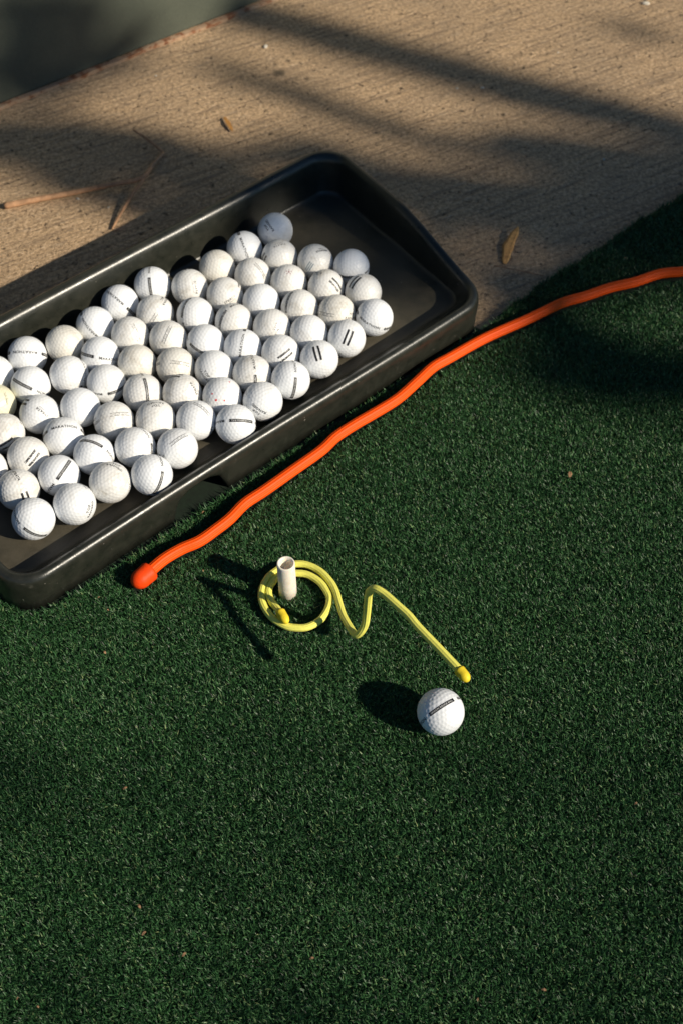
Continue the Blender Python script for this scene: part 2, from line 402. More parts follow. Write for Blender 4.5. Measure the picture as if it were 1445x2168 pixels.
# ------------------------------------------------------------------ materials
def concrete_mat():
    m, nt, b = mat_new('broomed concrete')
    k = N(nt)
    geo = k.new('ShaderNodeNewGeometry').outputs['Position']
    mp = k.new('ShaderNodeMapping')
    mp.inputs['Rotation'].default_value = (0, 0, R_(-29))
    k.ln(geo, mp.inputs['Vector'])
    st = k.new('ShaderNodeMapping')
    st.inputs['Scale'].default_value = (9, 150, 1)
    k.ln(mp.outputs[0], st.inputs['Vector'])
    lines = k.noise(st.outputs[0], 1.0, 5, 0.62, 0.08)
    st2 = k.new('ShaderNodeMapping')
    st2.inputs['Scale'].default_value = (40, 300, 1)
    k.ln(mp.outputs[0], st2.inputs['Vector'])
    lines2 = k.noise(st2.outputs[0], 1.0, 3, 0.6, 0.1)
    grain = k.noise(geo, 200, 5, 0.78)
    fine = k.noise(geo, 620, 3, 0.65)
    blot = k.noise(geo, 9, 4, 0.6)
    vor = k.new('ShaderNodeTexVoronoi')
    vor.inputs['Scale'].default_value = 165
    k.ln(geo, vor.inputs['Vector'])
    pits = k.ramp(k.noise(geo, 105, 3, 0.6), [(0.30, 1.0), (0.40, 0.0)])
    col = k.ramp(grain, [(0.30, (0.12, 0.080, 0.050)), (0.43, (0.42, 0.29, 0.17)), (0.53, (0.72, 0.49, 0.285)), (0.67, (0.92, 0.69, 0.46))])
    col = k.mix(k.ramp(fine, [(0.35, 0.6), (0.55, 0.0)]), col, (0.22, 0.155, 0.10))
    col = k.mix(k.ramp(lines, [(0.36, 0.6), (0.50, 0.0)]), col, (0.18, 0.13, 0.09))
    col = k.mix(k.ramp(lines2, [(0.55, 0.0), (0.75, 0.45)]), col, (0.62, 0.50, 0.38))
    col = k.mix(k.math('MULTIPLY', pits, 0.85), col, (0.07, 0.055, 0.04))
    col = k.mix(k.ramp(blot, [(0.35, 0.30), (0.6, 0.0)]), col, (0.27, 0.21, 0.15))
    # one small round stain
    dist = k.new('ShaderNodeVectorMath', operation='DISTANCE')
    wob = k.new('ShaderNodeVectorMath', operation='ADD')
    nz = k.new('ShaderNodeTexNoise'); nz.inputs['Scale'].default_value = 60
    k.ln(geo, nz.inputs['Vector'])
    sc = k.new('ShaderNodeVectorMath', operation='SCALE'); sc.inputs['Scale'].default_value = 0.014
    k.ln(nz.outputs['Color'], sc.inputs[0])
    k.ln(geo, wob.inputs[0]); k.ln(sc.outputs[0], wob.inputs[1])
    k.ln(wob.outputs[0], dist.inputs[0])
    dist.inputs[1].default_value = (STAIN[0][0] + 0.007, STAIN[0][1] + 0.007, 0.007)
    stain = k.ramp(dist.outputs['Value'], [(0.006, 0.8), (0.010, 0.0)])
    col = k.mix(stain, col, (0.075, 0.062, 0.045))
    k.ln(col, b.inputs['Base Color'])
    b.inputs['Roughness'].default_value = 0.9
    b.inputs['Specular IOR Level'].default_value = 0.25
    h = k.math('ADD', k.math('MULTIPLY', lines, 0.8), k.math('MULTIPLY', grain, 0.8))
    h = k.math('ADD', h, k.math('MULTIPLY', lines2, 0.5))
    h = k.math('SUBTRACT', h, k.math('MULTIPLY', pits, 0.6))
    h = k.math('ADD', h, k.math('MULTIPLY', fine, 0.2))
    k.ln(k.bump(h, 0.0030, 1.0), b.inputs['Normal'])
    return m


def ball_mat():
    m, nt, b = mat_new('range ball cover')
    k = N(nt)
    oi = k.new('ShaderNodeObjectInfo')
    tc = k.new('ShaderNodeTexCoord').outputs['Object']
    off = k.new('ShaderNodeVectorMath', operation='ADD')
    sc = k.new('ShaderNodeCombineXYZ')
    k.ln(k.math('MULTIPLY', oi.outputs['Random'], 9.0), sc.inputs[0])
    k.ln(oi.outputs['Random'], sc.inputs[1])
    k.ln(tc, off.inputs[0]); k.ln(sc.outputs[0], off.inputs[1])
    v = off.outputs[0]
    dirt = k.noise(v, 55, 6, 0.7, 0.4)
    speck = k.noise(v, 900, 2, 0.6)
    amt = k.math('MULTIPLY', k.ramp(dirt, [(0.50, 0.0), (0.72, 1.0)]), oi.outputs['Alpha'])
    col = k.mix(amt, oi.outputs['Color'], (0.34, 0.29, 0.20))
    col = k.mix(k.math('MULTIPLY', k.ramp(speck, [(0.62, 0.0), (0.74, 1.0)]), oi.outputs['Alpha']), col, (0.30, 0.25, 0.18))
    k.ln(col, b.inputs['Base Color'])
    k.ln(k.ramp(dirt, [(0.3, 0.30), (0.7, 0.48)]), b.inputs['Roughness'])
    b.inputs['Specular IOR Level'].default_value = 0.5
    b.inputs['Subsurface Weight'].default_value = 0.0
    k.ln(k.bump(k.noise(v, 500, 3, 0.6), 0.00006, 0.6), b.inputs['Normal'])
    return m


def print_mat(name, rgb, wear):
    m, nt, b = mat_new(name)
    k = N(nt)
    b.inputs['Base Color'].default_value = (*rgb, 1)
    b.inputs['Roughness'].default_value = 0.45
    if wear:
        oi = k.new('ShaderNodeObjectInfo')
        tc = k.new('ShaderNodeTexCoord').outputs['Object']
        off = k.new('ShaderNodeVectorMath', operation='ADD')
        k.ln(tc, off.inputs[0]); k.ln(oi.outputs['Random'], off.inputs[1])
        n = k.noise(off.outputs[0], 620, 3, 0.6)
        lo = {1: 0.39, 2: 0.49}[wear]
        k.ln(k.ramp(n, [(lo, 0.0), (lo + 0.06, 0.92)]), b.inputs['Alpha'])
    return m


def rubber_mat():
    m, nt, b = mat_new('black tray rubber')
    k = N(nt)
    geo = k.new('ShaderNodeNewGeometry')
    pos = geo.outputs['Position']
    sp = k.new('ShaderNodeSeparateXYZ')
    k.ln(geo.outputs['Normal'], sp.inputs[0])
    spz = k.new('ShaderNodeSeparateXYZ')
    k.ln(pos, spz.inputs[0])
    upf = k.ramp(sp.outputs['Z'], [(0.55, 0.0), (1.0, 1.0)])
    low = k.ramp(spz.outputs['Z'], [(0.030, 1.0), (0.044, 0.0)])
    big = k.noise(pos, 16, 5, 0.65)
    fine = k.noise(pos, 480, 3, 0.7)
    mid = k.noise(pos, 90, 4, 0.6)
    base = k.mix(k.ramp(mid, [(0.3, 0.0), (0.7, 1.0)]), (0.014, 0.016, 0.012), (0.027, 0.028, 0.021))
    dust = k.math('MULTIPLY', k.math('MULTIPLY', upf, low), k.ramp(big, [(0.36, 0.15), (0.64, 1.0)]))
    base = k.mix(dust, base, (0.095, 0.080, 0.053))
    smr = k.new('ShaderNodeMapping'); smr.inputs['Rotation'].default_value = (0, 0, R_(20)); smr.inputs['Scale'].default_value = (30, 420, 60)
    k.ln(pos, smr.inputs['Vector'])
    scr = k.ramp(k.noise(smr.outputs[0], 1.0, 2, 0.5, 0.3), [(0.70, 0.0), (0.76, 1.0)])
    base = k.mix(k.math('MULTIPLY', scr, 0.35), base, (0.11, 0.105, 0.085))
    base = k.mix(k.math('MULTIPLY', k.ramp(big, [(0.45, 0.0), (0.75, 1.0)]), 0.35), base, (0.055, 0.052, 0.040))
    speck = k.ramp(fine, [(0.60, 0.0), (0.75, 1.0)])
    base = k.mix(k.math('MULTIPLY', speck, 0.22), base, (0.12, 0.11, 0.09))
    grit = k.ramp(k.noise(pos, 330, 1, 0.4), [(0.79, 0.0), (0.81, 1.0)])
    base = k.mix(k.math('MULTIPLY', grit, 0.6), base, (0.35, 0.32, 0.27))
    k.ln(base, b.inputs['Base Color'])
    ro = k.mix(dust, k.ramp(mid, [(0.3, 0.27), (0.7, 0.36)]), (0.75, 0.75, 0.75))
    k.ln(ro, b.inputs['Roughness'])
    b.inputs['Specular IOR Level'].default_value = 0.55
    k.ln(k.bump(k.math('ADD', fine, k.math('MULTIPLY', mid, 0.6)), 0.00022, 0.6), b.inputs['Normal'])
    return m


def tie_mat(name, rgb, rough=0.5):
    m, nt, b = mat_new(name)
    k = N(nt)
    tc = k.new('ShaderNodeNewGeometry').outputs['Position']
    n = k.noise(tc, 350, 4, 0.65)
    g = k.noise(tc, 45, 4, 0.6)
    dark = tuple(x * 0.84 for x in rgb)
    col = k.mix(k.ramp(n, [(0.35, 0.55), (0.6, 0.0)]), rgb, dark)
    col = k.mix(k.ramp(g, [(0.56, 0.0), (0.8, 0.4)]), col, tuple(min(1, x * 0.8 + 0.02) for x in rgb))
    k.ln(col, b.inputs['Base Color'])
    b.inputs['Roughness'].default_value = rough
    b.inputs['Specular IOR Level'].default_value = 0.2
    k.ln(k.bump(n, 0.0004, 0.6), b.inputs['Normal'])
    return m


def blade_mat():
    m, nt, b = mat_new('artificial turf blade')
    k = N(nt)
    a = k.new('ShaderNodeAttribute', attribute_name='tone')
    col = k.ramp(a.outputs['Fac'], [(0.0, (0.006, 0.022, 0.006)), (0.35, (0.020, 0.072, 0.022)), (0.65, (0.047, 0.140, 0.046)), (0.93, (0.120, 0.250, 0.095)), (1.0, (0.24, 0.30, 0.13))])
    k.ln(col, b.inputs['Base Color'])
    b.inputs['Roughness'].default_value = 0.42
    b.inputs['Specular IOR Level'].default_value = 0.33
    return m


def simple(name, rgb, rough=0.6, noise=None, bump=0.0):
    m, nt, b = mat_new(name)
    k = N(nt)
    b.inputs['Roughness'].default_value = rough
    pos = k.new('ShaderNodeNewGeometry').outputs['Position']
    n = k.noise(pos, noise or 200, 4, 0.65)
    k.ln(k.mix(k.ramp(n, [(0.3, 0.0), (0.7, 1.0)]), tuple(x * 0.6 for x in rgb), tuple(min(1, x * 1.3) for x in rgb)), b.inputs['Base Color'])
    if bump: k.ln(k.bump(n, bump), b.inputs['Normal'])
    return m


def steel_mat():
    m, nt, b = mat_new('grey painted steel')
    k = N(nt)
    pos = k.new('ShaderNodeNewGeometry').outputs['Position']
    spz = k.new('ShaderNodeSeparateXYZ'); k.ln(pos, spz.inputs[0])
    n = k.noise(pos, 7, 5, 0.6)
    f = k.noise(pos, 420, 3, 0.6)
    col = k.mix(k.ramp(n, [(0.3, 0.0), (0.7, 1.0)]), (0.066, 0.077, 0.058), (0.10, 0.112, 0.082))
    col = k.mix(k.ramp(f, [(0.4, 0.35), (0.62, 0.0)]), col, (0.045, 0.05, 0.043))
    k.ln(col, b.inputs['Base Color'])
    b.inputs['Roughness'].default_value = 0.55
    k.ln(k.bump(f, 0.0003, 0.5), b.inputs['Normal'])
    return m


def rust_mat():
    m, nt, b = mat_new('rusted steel foot')
    k = N(nt)
    pos = k.new('ShaderNodeNewGeometry').outputs['Position']
    n = k.noise(pos, 60, 6, 0.7)
    col = k.ramp(n, [(0.30, (0.05, 0.022, 0.012)), (0.41, (0.20, 0.075, 0.03)), (0.50, (0.36, 0.23, 0.14)), (0.75, (0.42, 0.31, 0.21))])
    k.ln(col, b.inputs['Base Color'])
    b.inputs['Roughness'].default_value = 0.9
    k.ln(k.bump(n, 0.002, 0.8), b.inputs['Normal'])
    return m


M_CONC = concrete_mat()
M_BALL = ball_mat()
M_PRINT = [print_mat('black print', (0.008, 0.008, 0.010), 0), print_mat('worn black print', (0.03, 0.03, 0.032), 1), print_mat('faint black print', (0.09, 0.085, 0.08), 2)]
M_WHITE = print_mat('white print', (0.80, 0.80, 0.78), 0)
M_RED = print_mat('red ink', (0.72, 0.03, 0.03), 0)
M_ROSE = print_mat('worn rose ink', (0.33, 0.12, 0.14), 1)
M_TEAL = print_mat('worn teal ink', (0.02, 0.13, 0.20), 1)
M_RUB = rubber_mat()
M_ORANGE = tie_mat('fluorescent orange rubber', (1.0, 0.10, 0.005))
M_ORANGE_CAP = tie_mat('fluorescent orange cap', (0.98, 0.07, 0.006))
M_YELLOW = tie_mat('yellow rubber', (0.93, 0.89, 0.17))
M_YELLOW_CAP = tie_mat('amber yellow cap', (0.92, 0.70, 0.04))
M_BLADE = blade_mat()
M_BACK = simple('turf backing', (0.006, 0.016, 0.007), 0.9, 150)
M_STEEL = steel_mat()
M_RUST = rust_mat()
M_TWIG = simple('dry twig bark', (0.46, 0.26, 0.14), 0.8, 120, 0.001)
M_TAN = simple('dry tan leaf', (0.95, 0.42, 0.13), 0.7, 160, 0.0005)
M_AMBER = simple('dry amber leaf', (0.50, 0.24, 0.06), 0.7, 200, 0.0005)
M_FLECK = simple('dry fleck', (0.36, 0.20, 0.10), 0.8, 300)
M_PEB = simple('pale pebble', (0.60, 0.55, 0.46), 0.85, 300, 0.0008)
M_BARK = simple('gum bark', (0.22, 0.18, 0.14), 0.9, 25, 0.01)
M_LEAF = simple('gum leaf', (0.05, 0.085, 0.035), 0.5, 30)


def tee_mat():
    m, nt, b = mat_new('cream tee rubber')
    k = N(nt)
    pos = k.new('ShaderNodeNewGeometry').outputs['Position']
    n = k.noise(pos, 260, 4, 0.6)
    k.ln(k.mix(k.ramp(n, [(0.35, 0.0), (0.65, 1.0)]), (0.85, 0.77, 0.63), (0.92, 0.86, 0.74)), b.inputs['Base Color'])
    b.inputs['Roughness'].default_value = 0.55
    b.inputs['Subsurface Weight'].default_value = 0.25
    b.inputs['Subsurface Radius'].default_value = (0.004, 0.0015, 0.0007)
    k.ln(k.bump(n, 0.0003, 0.6), b.inputs['Normal'])
    return m


M_TEE = tee_mat()

# ------------------------------------------------------------------ setting: concrete slab, turf backing
E1, E2 = Vector(TURF_EDGE[0][:2]), Vector(TURF_EDGE[2][:2])
TA = R_(40.4)
UX = Vector((math.cos(TA), math.sin(TA)))
VX = Vector((-math.sin(TA), math.cos(TA)))
TO = Vector((0.131667, 1.034653))


def t2w(u, v):
    """tray millimetres -> world metres"""
    return TO + UX * (u / 1000.0) + VX * (v / 1000.0)


g = mesh('concrete_slab', [(-60, -60, 0), (60, -60, 0), (60, 60, 0), (-60, 60, 0)], [(0, 1, 2, 3)], False)
tag(link('concrete_slab', g, M_CONC), kind='structure', label='broom finished tan concrete slab under the tray and turf')

EDGE = [(3000, 3.0), (100, 3.0), (66, -6.5), (-530, -6.5), (-575, 60.0), (-3000, 60.0)]      # edge of the mat in tray millimetres
BACK = [(3000, 3.0), (78, 3.0), (46, -5.0), (36, 42.0), (-555, 42.0), (-575, 60.0), (-3000, 60.0)]   # backing, extended under the tray as a dark floor imitating the notch's shade
pts = [t2w(*e) for e in BACK] + [t2w(-3000, -3000), t2w(3000, -3000)]
nE = len(pts)
vv = [(q.x, q.y, 0.0004) for q in pts] + [(q.x, q.y, 0.0046) for q in pts]
tb = mesh('turf_backing', vv, [tuple(range(nE, 2 * nE)), tuple(range(nE - 1, -1, -1))] + [(i, (i + 1) % nE, nE + (i + 1) % nE, nE + i) for i in range(nE)], False)
bm = bmesh.new(); bm.from_mesh(tb); bmesh.ops.recalc_face_normals(bm, faces=bm.faces); bm.to_mesh(tb); bm.free()
tag(link('turf_backing', tb, M_BACK), kind='structure', label='dark green woven backing of the artificial turf mat')


# ------------------------------------------------------------------ steel divider panel with a rusted foot
p0, p1 = Vector(PANEL[0]), Vector(PANEL[1])
pd = (p1 - p0).normalized()
pn = Vector((-pd.y, pd.x, 0))            # away from the camera
root = bpy.data.objects.new('divider_panel', None)
C.objects.link(root)
root.location = p0
root.rotation_euler = (0, 0, math.atan2(pd.y, pd.x))
tag(root, 'grey painted steel divider panel with a rusted foot standing on the concrete', 'panel')


def box_bm(x0, x1, y0, y1, z0, z1, bev=0.0, seg=2):
    bm = bmesh.new()
    bmesh.ops.create_cube(bm, size=1.0)
    for v in bm.verts:
        v.co = Vector((x0 + (v.co.x + 0.5) * (x1 - x0), y0 + (v.co.y + 0.5) * (y1 - y0), z0 + (v.co.z + 0.5) * (z1 - z0)))
    if bev:
        bmesh.ops.bevel(bm, geom=list(bm.edges), offset=bev, segments=seg, affect='EDGES', profile=0.5)
    return bm


def bm_mesh(name, bm, smooth=False):
    me = bpy.data.meshes.new(name)
    bm.to_mesh(me)
    bm.free()
    if smooth:
        me.polygons.foreach_set('use_smooth', [True] * len(me.polygons))
    return me


link('sheet', bm_mesh('sheet', box_bm(-1.6, 1.6, 0.0085, 0.032, 0.004, 0.95, 0.003, 3)), M_STEEL, root)
# foot: a thin irregular lip that follows the sheet
n = 400
fv, ff = [], []
for i in range(n + 1):
    x = -1.6 + 3.2 * i / n
    w = 0.0012 * math.sin(x * 31) + 0.0009 * math.sin(x * 77 + 1) + random.uniform(-0.0006, 0.0006)
    h = 0.0042 + 0.0006 * math.sin(x * 53) + random.uniform(-0.0004, 0.0004)
    taper = max(-0.010, min(0.002, -(x - 0.05) * -0.010 - 0.002)) if False else 0.0
    fv += [(x, w + taper, 0.0), (x, w + 0.0008 + taper, h), (x, 0.0080, h + 0.0008), (x, 0.0080, 0.0)]
    if i:
        o = (i - 1) * 4
        ff += [(o, o + 4, o + 5, o + 1), (o + 1, o + 5, o + 6, o + 2), (o + 2, o + 6, o + 7, o + 3)]
link('foot', mesh('foot', fv, ff, False), M_RUST, root)


# ------------------------------------------------------------------ gum tree that shades the far side (out of frame, towards the sun)
def tube(pts, rad, seg=12, ribs=0, rib_d=0.0, caps=True, sub=6, phase=0.0):
    """smooth tube through pts; rad number or list; returns verts, faces"""
    P = [Vector(p) for p in pts]
    rr = rad if isinstance(rad, (list, tuple)) else [rad] * len(P)
    Q, RR = [], []
    for i in range(len(P) - 1):
        a, b, c, d = P[max(i - 1, 0)], P[i], P[i + 1], P[min(i + 2, len(P) - 1)]
        for s in range(sub):
            t = s / sub
            Q.append(0.5 * ((2 * b) + (c - a) * t + (2 * a - 5 * b + 4 * c - d) * t * t + (3 * b - a - 3 * c + d) * t ** 3))
            RR.append(rr[i] * (1 - t) + rr[i + 1] * t)
    Q.append(P[-1]); RR.append(rr[-1])
    T = [(Q[min(i + 1, len(Q) - 1)] - Q[max(i - 1, 0)]).normalized() for i in range(len(Q))]
    nrm = T[0].orthogonal().normalized()
    V, F = [], []
    for i, q in enumerate(Q):
        nrm = (nrm - T[i] * nrm.dot(T[i])).normalized()
        bi = T[i].cross(nrm)
        for s in range(seg):
            t = 2 * math.pi * s / seg + phase
            r = RR[i] * (1 + (rib_d * math.cos(ribs * t) if ribs else 0))
            V.append(q + nrm * (r * math.cos(t)) + bi * (r * math.sin(t)))
        if i:
            o = (i - 1) * seg
            for s in range(seg):
                s2 = (s + 1) % seg
                F.append((o + s, o + s2, o + seg + s2, o + seg + s))
    if caps:
        F.append(tuple(range(seg - 1, -1, -1)))
        F.append(tuple(range(len(V) - seg, len(V))))
    return V, F


SUNV = -LIGHT
SHADE_D = 6.8
tree = bpy.data.objects.new('gum_tree', None)
C.objects.link(tree)
TB = Vector((7.0, -2.3, 0))
tree.location = TB
tag(tree, 'gum tree whose leaves dapple the concrete, standing sunward of the mat', 'tree')
V, F = tube([(0, 0, -0.05), (0.02, 0.05, 0.8), (-0.08, 0.10, 2.0), (-0.15, 0.18, 3.1), (-0.1, 0.3, 4.2)], [0.13, 0.11, 0.09, 0.065, 0.03], 14)
link('trunk', mesh('trunk', V, F), M_BARK, tree)
def aloft(gx, gy, d):
    return Vector((gx, gy, 0)) + SUNV * d - TB


for way in ([(0.95, 0.95), (0.55, 1.42), (0.05, 1.66)], [(1.0, 0.9), (0.62, 1.2), (0.1, 1.30)], [(0.9, 1.0), (0.62, 1.36), (0.2, 1.42), (-0.35, 1.43)], [(1.05, 0.7), (0.6, 0.95), (0.25, 0.99)]):
    wp = [Vector((-0.08, 0.10, 2.1)), Vector((-0.4, 0.25, 2.8))] + [aloft(x_, y_, 6.9 + 0.12 * i_) for i_, (x_, y_) in enumerate(way)]
    V, F = tube(wp, [0.045, 0.030, 0.013] + [0.004] + [0.0025] * (len(way) - 2), 9)
    link('limb', mesh('limb', V, F), M_BARK, tree)
LC = []
for (x0, y0, x1, y1, rad, dens) in SHADE:
    L = math.hypot(x1 - x0, y1 - y0)
    area = L * 2 * rad + math.pi * rad * rad * 0.5
    for _ in range(int(area * dens * LEAF_K)):
        t = random.uniform(-0.05, 1.05)
        a = random.uniform(0, 2 * math.pi); r = rad * 0.92 * math.sqrt(random.random())
        LC.append(Vector((x0 + (x1 - x0) * t + r * math.cos(a), y0 + (y1 - y0) * t + r * math.sin(a), 0)) + SUNV * random.uniform(SHADE_D, SHADE_D + 0.7))
for _ in range(900):                      # foliage whose shade falls to the right of the picture
    LC.append(Vector((random.uniform(0.75, 1.8), random.uniform(0.75, 1.9), 0)) + SUNV * random.uniform(SHADE_D, SHADE_D + 0.9))
for _ in range(LEAF_THIN):                # sparse unseen leaves added to dim the near turf
    y = 0.14 + random.random() ** 1.5 * 0.42
    LC.append(Vector((random.uniform(-0.45, 0.5), y, 0)) + SUNV * random.uniform(SHADE_D, SHADE_D + 0.9))
GAP = Vector((LEAF_T[1][0] - 0.007, LEAF_T[1][1] + 0.004, 0))
lv, lf = [], []
for c in LC:
    foot = c + LIGHT * (c.z / -LIGHT.z)
    if (foot - GAP).length < 0.042: continue
    c = c - TB
    d = Vector((random.gauss(0, 1), random.gauss(0, 1), random.gauss(-0.5, 0.8))).normalized()
    s = d.cross(Vector((random.gauss(0, 1), random.gauss(0, 1), random.gauss(0, 1)))).normalized()
    n_ = d.cross(s)
    ln, wd = random.uniform(0.045, 0.075), random.uniform(0.008, 0.012)
    o = len(lv)
    lv += [c - d * ln * 0.5, c - d * ln * 0.1 + s * wd, c - d * ln * 0.1 - s * wd, c + d * ln * 0.5 + n_ * 0.008]
    lf += [(o, o + 1, o + 2), (o + 1, o + 3, o + 2)]
cr = link('crown', mesh('crown', lv, lf, False), M_LEAF, tree)
cr['kind'] = 'stuff'


# ------------------------------------------------------------------ ball tray
def ring_pts(vn, vf, ur, rc_n, rc_f, k=0.089, uc=-261.5, NS=150, NO=40, NC=10):
    """rounded quad in tray millimetres; returns [(u, v, near weight)] always of the same length"""
    def side(v): return (ur - uc) + k * (v - 150)
    P = [Vector((uc - side(vn), vn)), Vector((uc + side(vn), vn)), Vector((uc + side(vf), vf)), Vector((uc - side(vf), vf))]
    RC = [rc_n, rc_n, rc_f, rc_f]
    segs, corners = [], []
    for i in range(4):
        p, a, b = P[i], P[i - 1], P[(i + 1) % 4]
        da, db = (a - p).normalized(), (b - p).normalized()
        ang = math.acos(max(-1, min(1, da.dot(db))))
        tl = RC[i] / math.tan(ang / 2)
        cen = p + (da + db).normalized() * (RC[i] / math.sin(ang / 2))
        s, e = p + da * tl, p + db * tl
        arc = []
        a0_ = math.atan2(s.y - cen.y, s.x - cen.x)
        da_ = (math.atan2(e.y - cen.y, e.x - cen.x) - a0_ + math.pi) % (2 * math.pi) - math.pi
        for j in range(NC + 1):
            t = a0_ + da_ * j / NC
            arc.append(Vector((cen.x + RC[i] * math.cos(t), cen.y + RC[i] * math.sin(t))))
        corners.append(arc)
    out = []
    for i in range(4):
        for j, q in enumerate(corners[i]):
            w = {0: j / NC, 1: 1 - j / NC}.get(i, 0.0)
            out.append((q.x, q.y, w))
        a, b = corners[i][-1], corners[(i + 1) % 4][0]
        n = NS if i == 0 else NO
        for j in range(1, n):
            q = a.lerp(b, j / n)
            out.append((q.x, q.y, 1.0 if i == 0 else 0.0))
    return out


def Zr(v):
    t = max(0.0, min(1.0, (v - 28) / (160 - 28)))
    # straight climb with slightly eased ends
    e = t + 0.035 * math.sin(2 * math.pi * t) * -1
    return 0.0555 + 0.0295 * e


RINGS = [  # vn, z near | vf | ur | z side (function of rim height) | corner radii near, far
    (38, 0.0300, 287, 47.5, lambda z: 0.0300, 17, 20),
    (33.5, 0.0300, 291.5, 51.5, lambda z: 0.0300, 21, 24),
    (31, 0.0306, 294, 53.0, lambda z: 0.0318, 22, 25),
    (28.5, 0.0320, 295.5, 54.0, lambda z: 0.0350, 23, 26),
    (20, 0.0398, 296.0, 54.6, lambda z: 0.035 + (z - 0.035) * 0.5, 25, 27),
    (14.5, 0.0470, 296.8, 55.2, lambda z: z - 0.0095, 28, 28),
    (10.8, 0.0515, 298.0, 56.0, lambda z: z - 0.0055, 30, 29),
    (7.4, 0.0542, 300.3, 57.5, lambda z: z - 0.0022, 31, 30),
    (4.4, 0.0550, 303.8, 60.0, lambda z: z - 0.0002, 33, 32),
    (1.6, 0.0537, 308.0, 63.3, lambda z: z - 0.0003, 35, 35),
    (-0.4, 0.0509, 311.8, 66.0, lambda z: z - 0.0026, 36, 37),
    (-1.4, 0.0470, 314.0, 67.6, lambda z: z - 0.0070, 37, 38),
    (-1.2, 0.0400, 314.8, 68.4, lambda z: z - 0.014, 37, 38),
    (0.8, 0.0200, 316.0, 69.4, lambda z: 0.020, 38, 39),
    (3.0, 0.0048, 317.0, 70.4, lambda z: 0.0010, 38, 39),
    (7.0, 0.0048, 313.0, 66.4, lambda z: 0.0010, 35, 36),
    (4.8, 0.0200, 312.0, 65.4, lambda z: 0.020, 35, 36),
    (3.2, 0.0400, 308.0, 63.0, lambda z: 0.045, 35, 36),
    (9, 0.0462, 302.0, 60.0, lambda z: 0.050, 30, 32),
    (29, 0.0256, 294.0, 54.0, lambda z: 0.0256, 22, 26),
    (66, 0.0056, 262.0, 22.0, lambda z: 0.0056, 20, 20),
]
NOTCH = (-397.0, -328.0)


def arch(u):
    m_, h_ = (NOTCH[0] + NOTCH[1]) / 2, (NOTCH[1] - NOTCH[0]) / 2
    t = abs(u - m_) / h_
    return 0.0 if t >= 1 else 0.0455 * (1 - t ** 3.0) ** 0.5


tv, tf = [], []
nr = None
for ri, (vn, zn, vf, ur, zs, rn, rf) in enumerate(RINGS):
    rp = ring_pts(vn, vf, ur, rn, rf)
    nr = len(rp)
    for (u, v, w) in rp:
        z = zn * w + zs(Zr(v)) * (1 - w)
        if 11 <= ri <= 17 and w > 0.99:
            z = max(z, arch(u)) if ri != 11 else z
        # the moulded rubber is never dead straight
        bow = 1.6 * math.sin((u + 560) / 560 * math.pi * 1.5) * w * (1 if ri > 5 else 0.4)
        q = t2w(u, v + bow)
        tv.append((q.x, q.y, z + 0.0004 * math.sin(u / 61.0) * (1 if 6 <= ri <= 10 else 0)))
for ri in range(len(RINGS) - 1):
    o = ri * nr
    for j in range(nr):
        j2 = (j + 1) % nr
        tf.append((o + j, o + j2, o + nr + j2, o + nr + j)[::-1])
tf.append(tuple(range(nr)))
o = (len(RINGS) - 1) * nr
tf.append(tuple(range(o + nr - 1, o - 1, -1)))
tm = mesh('ball_tray', tv, tf)
bm = bmesh.new(); bm.from_mesh(tm); bmesh.ops.recalc_face_normals(bm, faces=bm.faces); bm.to_mesh(tm); bm.free()
tray = link('ball_tray', tm, M_RUB)
tag(tray, 'black rubber ball tray with a low front lip and high back, full of golf balls', 'tray')


# ------------------------------------------------------------------ golf balls
BR = 0.021335
bm = bmesh.new()
bmesh.ops.create_icosphere(bm, subdivisions=7, radius=1.0)
me_ball = bpy.data.meshes.new('golf_ball')
bm.to_mesh(me_ball)
# dimple centres: icosahedron faces cut six ways
bi = bmesh.new(); bmesh.ops.create_icosphere(bi, subdivisions=1, radius=1.0)
cent = set()
for f in bi.faces:
    a, b, c = [v.co for v in f.verts]
    for i in range(7):
        for j in range(7 - i):
            q = (a * i + b * j + c * (6 - i - j)).normalized()
            cent.add((round(q.x, 5), round(q.y, 5), round(q.z, 5)))
bi.free(); bm.free()
cent = np.array(sorted(cent))
# even the spacing out a little
for _ in range(30):
    d = cent[:, None] - cent[None]
    r2 = (d ** 2).sum(2) + np.eye(len(cent))
    cent = cent + 0.00035 * (d / r2[..., None] ** 1.5 * (r2 < 0.2)[..., None]).sum(1)
    cent /= np.linalg.norm(cent, axis=1)[:, None]
co = np.empty(len(me_ball.vertices) * 3); me_ball.vertices.foreach_get('co', co); co = co.reshape(-1, 3)
co /= np.linalg.norm(co, axis=1)[:, None]
dist = np.arccos(np.clip((co @ cent.T).max(1), -1, 1)) * BR * 1000    # mm to the nearest centre
t = np.clip(dist / 2.02, 0, 1)
dep = 0.20 * (0.5 + 0.5 * np.cos(np.pi * t ** 1.25))
co = co * ((BR * 1000 - dep) / 1000)[:, None]
me_ball.vertices.foreach_set('co', co.ravel())
me_ball.polygons.foreach_set('use_smooth', [True] * len(me_ball.polygons))
me_ball.materials.append(M_BALL)
me_ball.update()


def wrap(x, y, h=0.00009):
    """print plane (x along the band, y across, metres) -> point on the ball; band centre on +X, band along +Y"""
    r = BR + h
    a, b = x / BR, y / BR
    return (r * math.cos(b) * math.cos(a), r * math.cos(b) * math.sin(a), r * math.sin(b))


